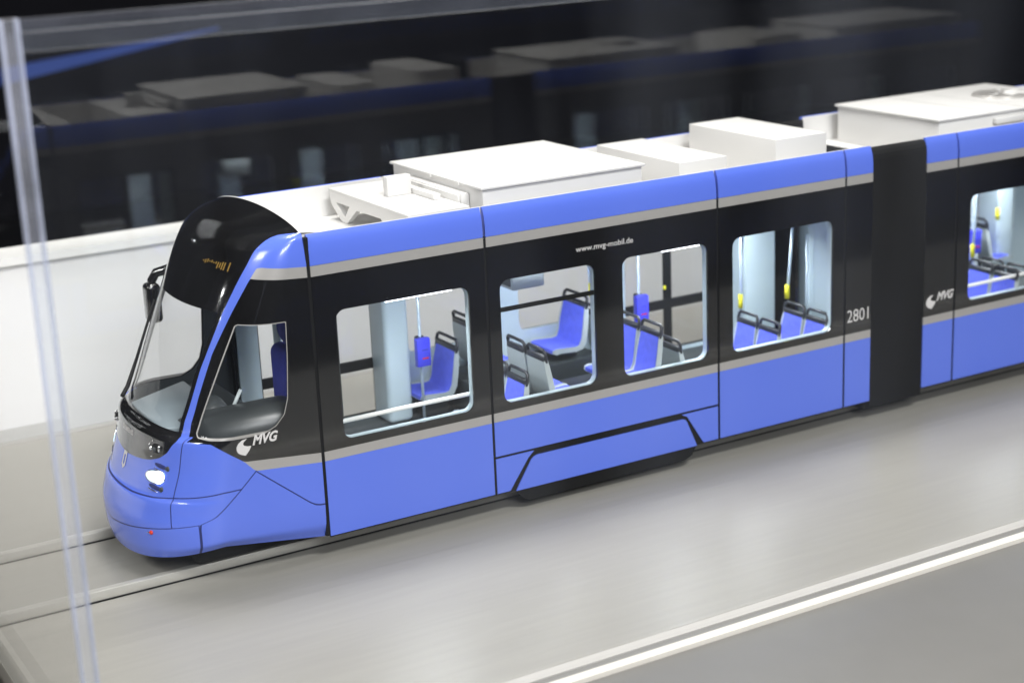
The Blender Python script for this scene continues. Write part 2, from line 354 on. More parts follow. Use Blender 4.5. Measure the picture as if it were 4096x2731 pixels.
# --- upper half: windscreen, visor, pillar, black side, cab window, grey stripe, blue fairing
side, front = split(upper, lambda u, v, x, z: u-uL(v))
visor, low = split(front, lambda u, v, x, z: v-6.0)
ws, frit = split(low, lambda u, v, x, z: np.minimum(np.minimum(uL(v)-0.035-u, v-3.52), 5.99-v))
visor = visor+frit
topb, rest = split(side, lambda u, v, x, z: np.maximum(np.maximum(uR(v)-u, z-zg1(x)), -x-1.60+0*z))
pil = topb
pil, rest2 = split(side, lambda u, v, x, z: np.maximum(uR(v)-u, z-zg1(x)))
greyU, blackside = split(rest2, lambda u, v, x, z: z-zg0(x))
hole, blackside = split(blackside, lambda u, v, x, z: sdf_poly(CW, x, z))
cabglass, rim = split(hole, lambda u, v, x, z: np.minimum(sdf_poly(CW, x, z)-0.008, z-1.44+0.0*x-np.clip(-1.5-x, 0, .6)*0.02))
# --- lower half
blk2, low2 = split(lower, lambda u, v, x, z: np.where(u > 0.58, z-zb(x), -1.0))
blackside = blackside+blk2
greyL, low3 = split(low2, lambda u, v, x, z: np.where(x > -1.80, z-zgl(x), -1.0))
mask, blueL = split(low3, lambda u, v, x, z: np.where(u < .56, np.minimum(v-vm(u), uL(v)+.004-u), -1.0))
behind, ahead = split(blueL, lambda u, v, x, z: np.where(z > .60, x-dgx(z), np.where(x > -2.30, 1.0, -1.0)+0*z) if False else np.where(u > .70, x-dgx(np.maximum(z, .60)), -0.2))
skirtall, upfront = split(ahead, lambda u, v, x, z: vs2(u)-v)
def seam_by(polys, f, wd): return cutseam(polys, f, wd)
hood_all, bump_all = cutseam(upfront, lambda u, v, x, z: (v-vs1(u))*.36, .0055)
hood, corner = cutseam(hood_all, lambda u, v, x, z: (.562-.02*(v < 0)-u+np.interp(v, [1.07, 1.9, 3], [.018, -.022, -.002]))*1.5, .006)
bumper, bumper_side = cutseam(bump_all, lambda u, v, x, z: (.562-u+np.interp(v, [1.07, 1.9, 3], [.018, -.022, -.002]))*1.5, .006)
skirt, skirt_b = cutseam(skirtall, lambda u, v, x, z: -2.225-x, .0045)
s_, skirt = split(skirt, lambda u, v, x, z: (v-vs2(u))*.33+.008); seams.extend(s_)
s_, bumper = split(bumper, lambda u, v, x, z: (vs2(u)+.004-v)); seams.extend(s_)
doorp, sidelow = cutseam(behind, lambda u, v, x, z: np.where(x > -1.66, z-zcr(x), -1)*.8, .006)
s_, sidelow = split(sidelow, lambda u, v, x, z: np.where((z < 1.09), .012-(x-dgx(np.maximum(z, .60)))*.8, -1)); seams.extend(s_)
def part_uv(name, polys, m, mirror=None, off=0.0, flip=False):
    """mesh from (u,v) polygons; mirror None = near side only, 'both' = one piece over the centre line, 'far' = far side"""
    V = []; UV = []; F = []
    for sg in ({None: (1,), 'far': (-1,), 'both': (1, -1)}[mirror]):
        idx = {}
        for q in polys:
            f = []
            for p in q:
                key = (round(p[0], 6), round(p[1], 6))
                if mirror == 'both' and key[0] == 0: key = (0.0, key[1], 0)
                if key not in idx: idx[key] = len(UV); UV.append((p[0]*sg, p[1]))
                if not f or f[-1] != idx[key]: f.append(idx[key])
            if len(f) > 2 and f[0] == f[-1]: f = f[:-1]
            if len(set(f)) > 2: F.append(f if sg > 0 else f[::-1])
    if not F: return None
    a = np.array(UV); X = P(a[:, 0], a[:, 1]); N = PN(a[:, 0], a[:, 1])
    # orient outward
    c = X-np.array([-0.6, 0, 1.6]); sgn = np.sign((N*c).sum(-1)); N = N*np.where(sgn == 0, 1, sgn)[:, None]
    X = X+N*off
    f0 = F[len(F)//2]; p = X[f0]; nn = np.cross(p[1]-p[0], p[2]-p[0])
    if nn@N[f0[0]] < 0: F = [f[::-1] for f in F]
    return mesh(name, X, F, m, tram, True, normals=N)
part_uv('windscreen', ws, GLASS, 'both')
part_uv('destination_visor', visor, BLACKG, 'both')
part_uv('lamp_mask', mask, BLACKG, 'both')
part_uv('hood', hood, BLUE, 'both'); part_uv('bumper', bumper, BLUE, 'both'); part_uv('front_skirt', skirt, BLUE, 'both')
part_uv('panel_seam', seams, NAVY, 'both')
for mir in (None, 'far'):
    part_uv('cab_side_wall', blackside, BLACKG, mir)
    part_uv('pillar_panel', pil, BLUE, mir)
    part_uv('grey_stripe', greyU, GREY, mir); part_uv('grey_stripe', greyL, GREY, mir)
    part_uv('cab_window', cabglass, GLASS, mir)
    part_uv('window_rim', rim, GREY, mir)
    part_uv('corner_panel', corner, BLUE, mir); part_uv('bumper_side', bumper_side, BLUE, mir)
    part_uv('skirt_panel', skirt_b, BLUE, mir); part_uv('side_skirt', sidelow, BLUE, mir); part_uv('door_panel', doorp, BLUE, mir)
    part_uv('cab_lining', [q for q in ALL if False] or (blackside+pil+greyL+corner+bumper_side+sidelow+doorp+greyU), DARKIN, mir, -0.03)
part_uv('cab_lining', visor+mask+hood, DARKIN, 'both', -0.03)
def on_nose(u, v, off=0.0):
    p = P(np.array([u]), np.array([v]))[0]; n = PN(np.array([u]), np.array([v]))[0]
    if n@(p-np.array([-.6, 0, 1.6])) < 0: n = -n
    return Vector(p+n*off), Vector(n)
def frame_at(u, v, off=0.0):
    p, n = on_nose(u, v, off); t = (on_nose(u+0.01, v)[0]-on_nose(u-0.01, v)[0]).normalized(); b = n.cross(t).normalized()
    if b.z < 0: b = -b
    return p, t, b, n
def lump(name, u, v, a, b, h, m, parent, off=0.0, tilt=0.0, seg=20, rings=7):
    """flattened dome lying on the nose: half-widths a (along), b (up), height h"""
    e = .01; su = (on_nose(u+e, v)[0]-on_nose(u-e, v)[0]).length/(2*e); sv = (on_nose(u, v+e)[0]-on_nose(u, v-e)[0]).length/(2*e)
    ca, sa = math.cos(tilt), math.sin(tilt)
    def at(x, y, hh): return on_nose(u+(x*ca-y*sa)/su, v+(x*sa+y*ca)/sv, off+hh)[0]     # follows the curve of the nose
    V = [at(0, 0, h)]; F = []
    for i in range(1, rings+1):
        ph = math.pi/2*i/rings
        for j in range(seg):
            th = 2*math.pi*j/seg; V.append(at(a*math.sin(ph)*math.cos(th), b*math.sin(ph)*math.sin(th), h*math.cos(ph)))
    for j in range(seg): F.append([0, 1+j, 1+(j+1) % seg])
    for i in range(rings-1):
        for j in range(seg):
            q = 1+i*seg; F.append([q+j, q+seg+j, q+seg+(j+1) % seg, q+(j+1) % seg])
    return mesh(name, V, F, m, parent, True)
for sg in (1, -1):
    fo = 0 if sg > 0 else -.10
    hl = lump('headlight', sg*.350+fo, 2.30, .150, .066, .012, CHROME, tram)
    lump('lens', sg*.353+fo, 2.305, .135, .058, .012, HEAD_E, hl, .003); lump('bulb', sg*.388+fo, 2.315, .075, .060, .014, HEAD_C, hl, .006)
    for uu_, vv_, tl in ((.395, 2.545, -.12), (.375, 2.07, -.12)):
        tn = lump('indicator_recess', sg*uu_, vv_, .10, .022, .006, NAVY, tram, 0.0, tl*sg)
        lump('indicator_lamp', sg*(uu_+.055), vv_-.015, .026, .026, .014, DARKIN, tn)
        lump('indicator_rim', sg*(uu_-.02), vv_-.075, .075, .007, .010, CHROME, tn, 0, tl*sg)
    fl = lump('fog_lamp', sg*.335, 2.78, .075, .045, .02, BLACKM, tram)
    lump('fog_lens', sg*.33, 2.765, .035, .030, .028, DASH, fl)
    lump('fog_rim', sg*.372, 2.785, .010, .034, .03, CHROME, fl)
    lump('fog_mount', sg*.292, 2.76, .016, .022, .03, CHROME, fl)
    for a_, b_ in ((.298, 2.87), (.266, 2.80), (.30, 2.655)): lump('fog_screw', sg*a_, b_, .008, .008, .012, CHROME, fl)
    lump('red_reflector', sg*.42, .90, .022, .022, .02, RED, tram)
    lump('side_reflector', sg*.40, .89, .03, .006, .006, CHROME, tram)
# lettering and crest on the front
def wrap_text(name, txt, size, u0, v0, m, parent, bold=0.0, width=None):
    """flat lettering laid on the nose, running along u"""
    V, F = text_data(txt, 1.0, bold); xs = [a.x for a in V]; wd = max(xs)-min(xs); mid = (max(xs)+min(xs))/2
    sc = width/wd if width else size; out = []
    p, t, b, n = frame_at(u0, v0, .004)
    for a in V:
        du = (a.x-mid)*sc
        q = p+t*du+b*(a.y*size); out.append(q-n*(du*du*.25))
    return mesh(name, out, F, m, parent)
wrap_text('lettering', 'SIEMENS', .068, .0, 2.80, LETTER, tram, .02, .30)
p, t, b, n = frame_at(-.0, 2.33, .006)
cr = [p+t*x_+b*z_ for x_, z_ in ((-.045, .09), (.045, .09), (.045, -.05), (.0, -.085), (-.045, -.05))]
ci = [p+t*x_+b*z_ for x_, z_ in ((-.020, .055), (.020, .055), (.020, -.03), (.0, -.05), (-.020, -.03))]
mesh('crest', cr+ci, [[i, (i+1) % 5, 5+(i+1) % 5, 5+i] for i in range(5)], LETTER, tram)
# amber destination dots (unreadable in the photograph: bars of lit dots)
dots = []; DV = []; DF = []
rnd = random.Random(2)
cols = [(.185+.0215*i) for i in range(13)]
for i, cu_ in enumerate(cols):
    rows = {0: (2, 3), 1: (1, 4), 2: (2, 5), 3: (3, 4), 4: (3, 5), 5: (3, 4), 6: (3, 5), 7: (0, 5), 8: (1, 5), 9: (0, 6), 10: (0, 6), 11: (0, 0), 12: (0, 7)}[i]
    for r_ in range(*rows):
        p, t, b, n = frame_at(cu_, 6.84+.03*r_+.04*(12-i)/12, .004); k = len(DV)
        for dx, dz in ((-.009, -.006), (.009, -.006), (.009, .006), (-.009, .006)): DV.append(p+t*dx+b*dz)
        DF.append([k, k+1, k+2, k+3])
dd = mesh('destination_display', DV, DF, AMBER, tram); dd['kind'] = 'stuff'
# wiper and mirror
wpts = [on_nose(-.36, 3.25, .05)[0], on_nose(-.43, 3.8, .035)[0], on_nose(-.445, 4.5, .03)[0], on_nose(-.45, 5.6, .02)[0]]
wi = tube('wiper', wpts, [.022, .022, .016, .010], BLACKM, tram)
tube('blade', [on_nose(-.455, 3.7, .03)[0], on_nose(-.46, 4.6, .03)[0], on_nose(-.455, 5.4, .02)[0]], .014, BLACKM, wi)
mi = tube('mirror_arm', [(-1.36, 1.08, 2.56), (-1.52, 1.18, 2.555), (-1.66, 1.24, 2.52), (-1.71, 1.26, 2.44), (-1.715, 1.26, 2.38)], [.06, .055, .05, .048, .045], BLACKG, tram)
bm = bmesh.new(); box_bm(bm, -1.80, -1.64, 1.17, 1.36, 2.00, 2.42, .055, 4); from_bm('mirror_housing', bm, BLACKG, mi, True)

# ---- car body: flat sections behind the nose
ZB, ZL0, ZL1, ZU0, ZU1, ZT = 0.25, 1.013, 1.108, 2.818, 2.92, 3.212
W = 1.15; WZ0, WZ1, WR = 1.187, 2.462, 0.10
def side_plate(nm, loops, sg, d0, d1, m, parent=tram): return plate(nm, loops, sg*(W-d0), sg*(W-d1), m, parent)
def fairing(xa, xb, sg):
    prof = [(W, ZU1+.002), (W-.003, 3.02), (W-.016, 3.12), (W-.045, ZT-.012), (W-.055, ZT), (W-.075, ZT-.004), (W-.078, 3.12), (W-.062, 3.0), (W-.06, ZU1+.002)]
    n = len(prof); V = [(x, sg*y, z) for x in (xa, xb) for y, z in prof]
    F = [[i, i+n, (i+1) % n+n, (i+1) % n] for i in range(n)]+[list(range(n)), [i+n for i in range(n)][::-1]]
    if sg > 0: F = [f[::-1] for f in F]
    o = mesh('roof_fairing', V, F, BLUE, tram, False)
    bm = bmesh.new(); bm.from_mesh(o.data); bmesh.ops.recalc_face_normals(bm, faces=bm.faces); bm.to_mesh(o.data); bm.free()
    o.data.shade_smooth(); o.data.set_sharp_from_angle(angle=R2(35)); return o
G = .015
def body_side(xa, xb, joints, wins, doors, sg, bogies=()):
    """one side of one car: panels between joints, windows (x0,x1), doors (x0,x1,post)"""
    js = [xa]+joints+[xb]
    holes = [rrect(a, b, WZ0, WZ1, WR) for a, b in wins]
    dholes = [rrect(a, b, .56, WZ1, .05) for a, b, _ in doors]
    back = [rrect(a-.006, b+.006, WZ0-.006, WZ1+.006, WR) for a, b in wins]; lin = [rrect(a+.004, b-.004, WZ0+.004, WZ1-.004, WR) for a, b in wins]
    side_plate('body_frame', [rect(xa, xb, ZB-.016, 2.90)]+back+dholes, sg, .012, .03, BLACKM)
    side_plate('inner_lining', [rect(xa+.02, xb-.02, .50, 2.70)]+lin+[rrect(a+.03, b-.03, .59, WZ1-.01, .05) for a, b, _ in doors], sg, .03, .088, PALE)
    for i in range(len(js)-1):
        a, b = js[i]+(G if i else 0), js[i+1]-(G if i < len(js)-2 else 0)
        ins = lambda h: min(p[0] for p in h) > a and max(p[0] for p in h) < b
        dcut = [d for d in doors if d[0] < b and d[1] > a]
        if not any(a <= bx0 and bx1 <= b for bx0, bx1 in bogies):
            segs = [(a, b)]
            for d in dcut: segs = [(s0, s1) for q in segs for s0, s1 in ((q[0], min(q[1], d[0]-.02)), (max(q[0], d[1]+.02), q[1])) if s1-s0 > .03]
            for s0, s1 in segs:
                side_plate('lower_panel', [rect(s0, s1, ZB, ZL0)], sg, 0, .012, BLUE); side_plate('grey_stripe', [rect(s0, s1, ZL0+.001, ZL1)], sg, 0, .012, GREY)
            for d in dcut: side_plate('door_sill_panel', [rect(max(a, d[0]), min(b, d[1]), ZB, .54)], sg, 0, .012, BLUE)
        else:
            x0, x1 = [q for q in bogies if a <= q[0] and q[1] <= b][0]
            side_plate('grey_stripe', [rect(a, b, ZL0+.001, ZL1)], sg, 0, .012, GREY)
            side_plate('lower_panel', [rect(a, b, .648, ZL0)], sg, 0, .012, BLUE)
            # trapezoid bogie cover with black surround
            side_plate('lower_panel', [[(a, ZB), (x0-.005, ZB), (x0+.03, .30), (x0+.22, .56), (x0+.29, .622), (a, .622)]], sg, 0, .012, BLUE)
            side_plate('lower_panel', [[(x1+.005, ZB), (b, ZB), (b, .622), (x1-.28, .622), (x1-.21, .585), (x1-.03, .30)]], sg, 0, .012, BLUE)
            side_plate('bogie_cover', [[(x0+.065, .232), (x1-.085, .232), (x1-.215, .53), (x1-.235, .556), (x1-.27, .570), (x0+.33, .570), (x0+.285, .556), (x0+.255, .53), (x0+.10, .29)]], sg, .0, .014, BLUE)
            side_plate('bogie_skirt', [[(x0+.065, .228), (x0+.16, .125), (x0+.22, .095), (x1-.24, .095), (x1-.15, .13), (x1-.085, .228)]], sg, .012, .05, BLACKM)
            for xr in (x0+.66, x1-.68):
                for k, r_ in ((0, .30),):
                    V = []; F = []; n = 28
                    for yy in (sg*(W-.30), sg*(W-.42)):
                        V += [(xr+r_*math.cos(2*math.pi*j/n), yy, .115+r_+r_*math.sin(2*math.pi*j/n)) for j in range(n)]
                    F = [list(range(n)), [j+n for j in range(n)][::-1]]+[[j, (j+1) % n, (j+1) % n+n, j+n] for j in range(n)]
                    mesh('wheel', V, F, DARKIN, tram)
        # window band, cut open where doors stand
        hs = [h for h in holes if ins(h)]
        outer = [(a, ZL1+.001), (b, ZL1+.001), (b, ZU0-.001), (a, ZU0-.001)]
        if dcut:
            d = dcut[0]; d0, d1 = max(a, d[0]), min(b, d[1])
            if d0 <= a+.02: outer = [(d1, ZL1+.001), (b, ZL1+.001), (b, ZU0-.001), (a, ZU0-.001), (a, WZ1+.003), (d1, WZ1+.003)]
            elif d1 >= b-.02: outer = [(a, ZL1+.001), (d0, ZL1+.001), (d0, WZ1+.003), (b, WZ1+.003), (b, ZU0-.001), (a, ZU0-.001)]
            else: outer = [(a, ZL1+.001), (d0, ZL1+.001), (d0, WZ1+.003), (d1, WZ1+.003), (d1, ZL1+.001), (b, ZL1+.001), (b, ZU0-.001), (a, ZU0-.001)]
        side_plate('window_band', [outer]+hs, sg, 0, .012, BLACKG)
        side_plate('grey_stripe', [rect(a, b, ZU0+.001, ZU1-.001)], sg, 0, .012, GREY)
        fairing(a, b, sg)
    for a, b in wins: side_plate('window_pane', [rrect(a-.004, b+.004, WZ0-.004, WZ1+.004, WR)], sg, .014, .022, GLASS)
    for a, b, post in doors:
        fr = side_plate('door', [rect(a-.0, b+.0, .53, WZ1+.02), rect(a+.05, post-.05, .60, 1.10), rect(a+.05, post-.05, 1.21, WZ1-.05), rect(post+.05, b-.05, .60, 1.10), rect(post+.05, b-.05, 1.21, WZ1-.05)], sg, .016, .06, BLACKM)
        for q0, q1 in ((a+.05, post-.05), (post+.05, b-.05)):
            for r0, r1 in ((.60, 1.10), (1.21, WZ1-.05)): side_plate('door_pane', [rect(q0, q1, r0, r1)], sg, .034, .042, GLASS, fr)
X0, X1 = -0.950, 5.862
nearwin = [(-.735, .688), (1.036, 2.145), (2.486, 3.567), (3.902, 5.292)]
body_side(X0, X1, [.889, 3.706, 5.472], nearwin, [], -1, [(1.06, 3.49)])
body_side(X0, X1, [.889, 3.706, 5.472], [(1.06, 2.18), (2.50, 3.58)], [(-.72, .70, -.02), (3.95, 5.30, 4.63)], 1, [(1.06, 3.49)])
Y0, Y1 = 6.672, 16.2
carwin = [(7.372, 8.80), (9.15, 10.45), (10.8, 12.2), (12.6, 13.9), (14.3, 15.6)]
body_side(Y0, Y1, [7.155, 8.97, 12.4, 14.1], carwin, [], -1)
body_side(Y0, Y1, [7.155, 8.97, 12.4, 14.1], carwin, [], 1)
for s in (-1, 1):
    y = sorted((s*1.09, s*1.138)); box('joint_seal', -.987, -.948, y[0], y[1], .25, 3.19, BLACKM, tram, 0)
    y = sorted((s*1.05, s*1.089)); box('joint_seal', -.987, -.948, y[0], y[1], .25, 3.15, BLACKM, tram, 0)
# opening bar in the second window, handrails
box('window_bar', 1.04, 2.14, -1.137, -1.118, 2.135, 2.180, BLACKM, tram, 0)
tube('window_handrail', [(-.74, -1.045, 1.335), (0, -1.035, 1.335), (.70, -1.045, 1.335)], .022, RAILW, tram)
tube('window_handrail', [(7.36, -1.045, 1.335), (8.0, -1.04, 1.335), (8.82, -1.045, 1.335)], .022, RAILW, tram)

# ---- roof tray, floor, ceiling, underframe
for xa, xb in ((-.55, X1-.01), (Y0+.01, Y1)):
    box('roof_tray', xa, xb, -1.085, 1.085, 2.84, 2.88, WHITE, tram, 0)
    box('ceiling', xa+.02, xb-.02, -1.055, 1.055, 2.58, 2.62, CEIL, tram, 0)
    for s in (-1, 1):
        y = sorted((s*1.068, s*1.052)); box('tray_wall', xa+.001 if xa > 0 else -.975, xb, y[0], y[1], 2.881, 3.2095, WHITE, tram, 0)
box('car_floor', -2.1, X1-.02, -1.06, 1.06, .46, .55, FLOORIN, tram, 0)
box('car_floor', Y0+.02, Y1, -1.06, 1.06, .46, .55, FLOORIN, tram, 0)
box('underframe', -.85, X1-.05, -1.02, 1.02, .24, .455, BLACKM, tram, .01)
box('underframe', Y0+.05, Y1, -1.02, 1.02, .24, .455, BLACKM, tram, .01)
bm = bmesh.new(); box_bm(bm, -2.22, -.90, -.86, .86, .13, .42, .10, 4); from_bm('front_underframe', bm, BLACKM, tram, True)
box('podium', 1.45, 3.22, -1.055, -.10, .551, .93, DARKIN, tram, .01); box('podium', 1.45, 3.22, .42, 1.055, .551, .93, DARKIN, tram, .01)
# rear end cap and cab roof panel (white, arched at the front)
n = 24; V = []; F = []
ys_ = [math.sin(math.pi/2*(-1+2*i/n)) for i in range(n+1)]
th_ = [math.pi/2*(-1+2*i/n) for i in range(n+1)]
for i in range(n+1):
    a = P(np.array([abs(th_[i])/(math.pi/2)]), np.array([9.0]))[0]; y = a[1]*(-1 if th_[i] > 0 else 1)
    V += [(-1.0, -y, a[2]+.003), (-.985, -y, a[2]+.006), (-.57, -y*1.0, 3.178), (-.55, -y, 3.165), (-.55, -y, 2.86)]
for i in range(n):
    for k in range(4): F.append([i*5+k, (i+1)*5+k, (i+1)*5+k+1, i*5+k+1])
o = mesh('cab_roof_panel', V, F, WHITE, tram); bm = bmesh.new(); bm.from_mesh(o.data); bmesh.ops.recalc_face_normals(bm, faces=bm.faces); bm.to_mesh(o.data); bm.free()
# ---- roof units
def unit(x0, x1, yy, z0, z1, lid=True, ov=.03):
    o = box('roof_unit', x0, x1, -yy, yy, z0, z1-(.028 if lid else 0), WHITE, tram, .006)
    if lid: box('lid', x0-ov, x1+ov, -yy-ov, yy+ov, z1-.027, z1, WHITE, o, .008)
    return o
u1 = unit(.985, 2.865, .985, 2.882, 3.378)
box('lid_seam', 1.90, 1.908, -.42, .02, 3.3775, 3.3795, GREY, u1, 0)
for y in (-.55, .05): box('lid_clip', .938, .952, y-.02, y+.02, 3.345, 3.383, WHITE, u1, .003)
dk = box('duct', .885, .98, -.72, .54, 3.15, 3.288, WHITE, u1, .012); box('duct_flange', .86, .884, -.70, .52, 3.165, 3.275, WHITE, u1, .004)
unit(3.47, 4.10, .80, 2.882, 3.282, False); unit(4.765, 5.485, .80, 2.882, 3.375, False)
u4 = unit(7.10, 9.62, .88, 2.882, 3.348)
for xs_ in (7.9, 8.45): box('lid_seam', xs_, xs_+.006, -.905, .905, 3.3475, 3.350, GREY, u4, 0)
bm = bmesh.new(); n = 32
bmesh.ops.create_cone(bm, cap_ends=True, segments=n, radius1=.36, radius2=.34, depth=.03, matrix=Matrix.Translation((8.98, .0, 3.362)))
fan = from_bm('fan_housing', bm, GREY, u4, True)
for k in range(7):
    a = 2*math.pi*k/7; ca, sa = math.cos(a), math.sin(a)
    V = [(8.98+r_*math.cos(a+d), r_*math.sin(a+d), z_) for r_, d, z_ in ((.07, -.3, 3.380), (.31, -.12, 3.380), (.31, .16, 3.392), (.07, .3, 3.392))]
    mesh('fan_blade', V+[(x, y, z+.004) for x, y, z in V], [[0, 1, 2, 3], [7, 6, 5, 4], [0, 4, 5, 1], [1, 5, 6, 2], [2, 6, 7, 3], [3, 7, 4, 0]], WHITE, u4)
box('service_ledge', 7.95, 8.45, -.945, -.885, 3.20, 3.27, WHITE, u4, .008)
for k in range(7): box('grille_slat', 8.55+.05*k, 8.575+.05*k, -.90, -.881, 3.10, 3.30, DARKIN, u4, 0)
unit(11.2, 12.3, .8, 2.882, 3.30, False); unit(13.0, 15.9, .88, 2.882, 3.36)
# bracket frame in front of the first unit
br = plate('roof_bracket', [[(.92, 3.172), (.89, 3.04), (.64, 2.885), (.52, 2.885), (.26, 3.06), (-.31, 3.07), (-.5, 2.885), (-.93, 2.885), (-.93, 3.172)],
                            [(.76, 3.075), (.43, 3.075), (.555, 2.945)]], .19, .25, WHITE, tram, 'x')
box('bracket_top', .185, .862, -.935, .925, 3.173, 3.203, WHITE, br, .006)
box('bracket_block', .44, .71, .02, .12, 3.204, 3.405, WHITE, br, .006)
box('bracket_step', .72, .80, -.45, .42, 3.204, 3.262, WHITE, br, .006)
# ---- bellows between the cars
bx0, bx1 = X1+.004, Y0-.004; prof = [(W-.012, .16), (W-.012, 3.06), (W-.02, 3.12), (W-.04, 3.165), (W-.075, 3.19), (W-.11, 3.19), (W-.13, 3.15), (W-.13, 2.93)]
prof = [(-y, z) for y, z in prof]+[(y, z) for y, z in prof[::-1]]; V = []; F = []; nr = 62; m_ = len(prof)
for i in range(nr+1):
    d = .010 if i % 2 else 0.0; x = bx0+(bx1-bx0)*i/nr
    for k, (y, z) in enumerate(prof):
        yy = y-math.copysign(d, y) if k < 6 or k >= m_-6 else y; zz = z-(d if 2 < k < m_-3 else 0); V.append((x, yy, zz))
for i in range(nr):
    for k in range(m_-1): F.append([i*m_+k, i*m_+k+1, (i+1)*m_+k+1, (i+1)*m_+k])
mesh('bellows', V, F, BELL, tram)
box('gangway_floor', X1-.3, Y0+.3, -.75, .75, .50, .556, FLOORIN, tram, 0)
box('bellows_skirt', X1-.02, Y0+.02, -1.06, 1.06, .12, .30, BLACKM, tram, .01)
for xa, xb in ((5.42, X1), (Y0, 7.05)):
    L = plate('gangway_portal', [rect(-1.05, 1.05, .551, 2.575), rrect(-.58, .58, .556, 2.42, .12)], xa, xb, PALE, tram, 'x')
    for s in (-1, 1): tube('grab_rail', [(xa-.05 if xa < 6 else xb+.05, s*.62, 1.0), (xa-.05 if xa < 6 else xb+.05, s*.62, 2.2)], .018, POLE, L)

# ---- interior: seats, poles, lamps
def seat_parts():
    """one seat facing -X, cushion front edge at x=0, cushion height z=0, width 0.38 centred on y=0"""
    prof = [(0.0, -.045), (.012, -.01), (.05, .002), (.30, -.018), (.36, -.005), (.395, .06), (.42, .20), (.445, .33), (.468, .435)]
    bk = [(.04, -.06), (.06, -.055), (.10, -.05), (.31, -.062), (.40, -.045), (.45, .05), (.475, .20), (.495, .33), (.505, .44)]
    def sweep(a, b, hw, inset, crown):
        ys = [-hw, -hw+inset, -hw*.5, 0, hw*.5, hw-inset, hw]; V = []; F = []; m_ = len(a); k = len(ys)
        for j, y in enumerate(ys):
            e = crown*(1 if j in (0, k-1) else (.25 if j in (1, k-2) else 0))
            for i, (x, z) in enumerate(a):
                lean = min(1, max(0, (i-3)/3)); V.append((x-e*lean*.7, y*(1-.10*max(0, (i-6)/2)), z+e*(1-lean)))
        for j, y in enumerate(ys):
            for i, (x, z) in enumerate(b): V.append((x, y*(1-.10*max(0, (i-6)/2)), z))
        o = k*m_
        for j in range(k-1):
            for i in range(m_-1):
                F.append([j*m_+i, j*m_+i+1, (j+1)*m_+i+1, (j+1)*m_+i]); F.append([o+j*m_+i, o+(j+1)*m_+i, o+(j+1)*m_+i+1, o+j*m_+i+1])
            for i in (0, m_-1): F.append([j*m_+i, (j+1)*m_+i, o+(j+1)*m_+i, o+j*m_+i])
        for j in (0, k-1):
            for i in range(m_-1): F.append([j*m_+i, o+j*m_+i, o+j*m_+i+1, j*m_+i+1])
        return V, F
    def fix(o):
        bm = bmesh.new(); bm.from_mesh(o.data); bmesh.ops.recalc_face_normals(bm, faces=bm.faces); bm.to_mesh(o.data); bm.free()
        o.data.shade_smooth(); o.data.set_sharp_from_angle(angle=R2(50)); return o
    sh = fix(mesh('passenger_seat', *sweep(prof, bk, .195, .018, .016), SEATG, tram))
    cu_ = [(x-.006 if i > 4 else x, z+.006) for i, (x, z) in enumerate(prof)]
    cb = [(x+.004, z-.02) for x, z in prof]
    cushion = fix(mesh('cushion', *sweep(cu_, [(x+.012 if i > 4 else x+.006, z-.012) for i, (x, z) in enumerate(cu_)], .172, .012, .0), SEATB, sh))
    loop = [(.472, -.165, .41), (.482, -.178, .475), (.492, -.170, .525), (.497, -.145, .545), (.497, 0, .548), (.497, .145, .545), (.492, .170, .525), (.482, .178, .475), (.472, .165, .41)]
    parts = [tube_data(loop, .018, 8)]
    bm_ = bmesh.new(); box_bm(bm_, .455, .507, -.178, .178, .42, .480, .012, 2); bm_.verts.index_update()
    parts.append(([v.co.copy() for v in bm_.verts], [[v.index for v in f.verts] for f in bm_.faces])); bm_.free()
    hd = fix(mesh('seat_handle', *merge(parts), HANDLE, sh))
    bm_ = bmesh.new(); box_bm(bm_, .12, .40, -.10, .10, -.30, -.05, .02, 2); bs = from_bm('seat_base', bm_, DARKIN, sh, True)
    return sh
proto = seat_parts(); used = [False]
def seat(x, y, z, face=-1, wide=1.0):
    """x = top of the backrest"""
    if not used[0]: o = proto; used[0] = True
    else:
        o = proto.copy(); C.objects.link(o); o.parent = tram
        for ch in PROTO_CH: c = ch.copy(); C.objects.link(c); c.parent = o
    o.location = Vector((x-.497 if face < 0 else x+.497, y, z))*S; o.rotation_euler.z = 0 if face < 0 else math.pi; o.scale = (1, wide, 1)
PROTO_CH = list(proto.children)
FL, PD = .86, 1.07
for x, y, z, f, wd in ((1.40, .74, FL, -1, 1.35), (1.60, .74, PD, 1, 1.35), (3.10, .75, PD, -1, 1.40), (3.36, .74, FL, 1, 1.3),
                       (1.40, -.82, FL, -1, 1.08), (1.40, -.40, FL, -1, 1.08), (1.585, -.45, PD, 1, 1.0), (1.585, -.86, PD, 1, 1.0),
                       (3.06, -.42, PD, -1, 1.03), (3.06, -.84, PD, -1, 1.03), (3.27, -.45, FL, 1, 1.0), (3.27, -.86, FL, 1, 1.0),
                       (4.63, -.49, .82, -1, .98), (4.63, -.89, .82, -1, .98), (5.30, -.50, .82, -1, .98), (5.30, -.90, .82, -1, .98),
                       (8.28, -.47, FL, -1, 1.05), (8.28, -.89, FL, -1, 1.05), (9.35, .75, PD, 1, 1.35), (9.2, .74, FL, -1, 1.35), (8.46, -.47, FL, 1, 1.0), (8.46, -.89, FL, 1, 1.0)):
    seat(x, y, z, f, wd)
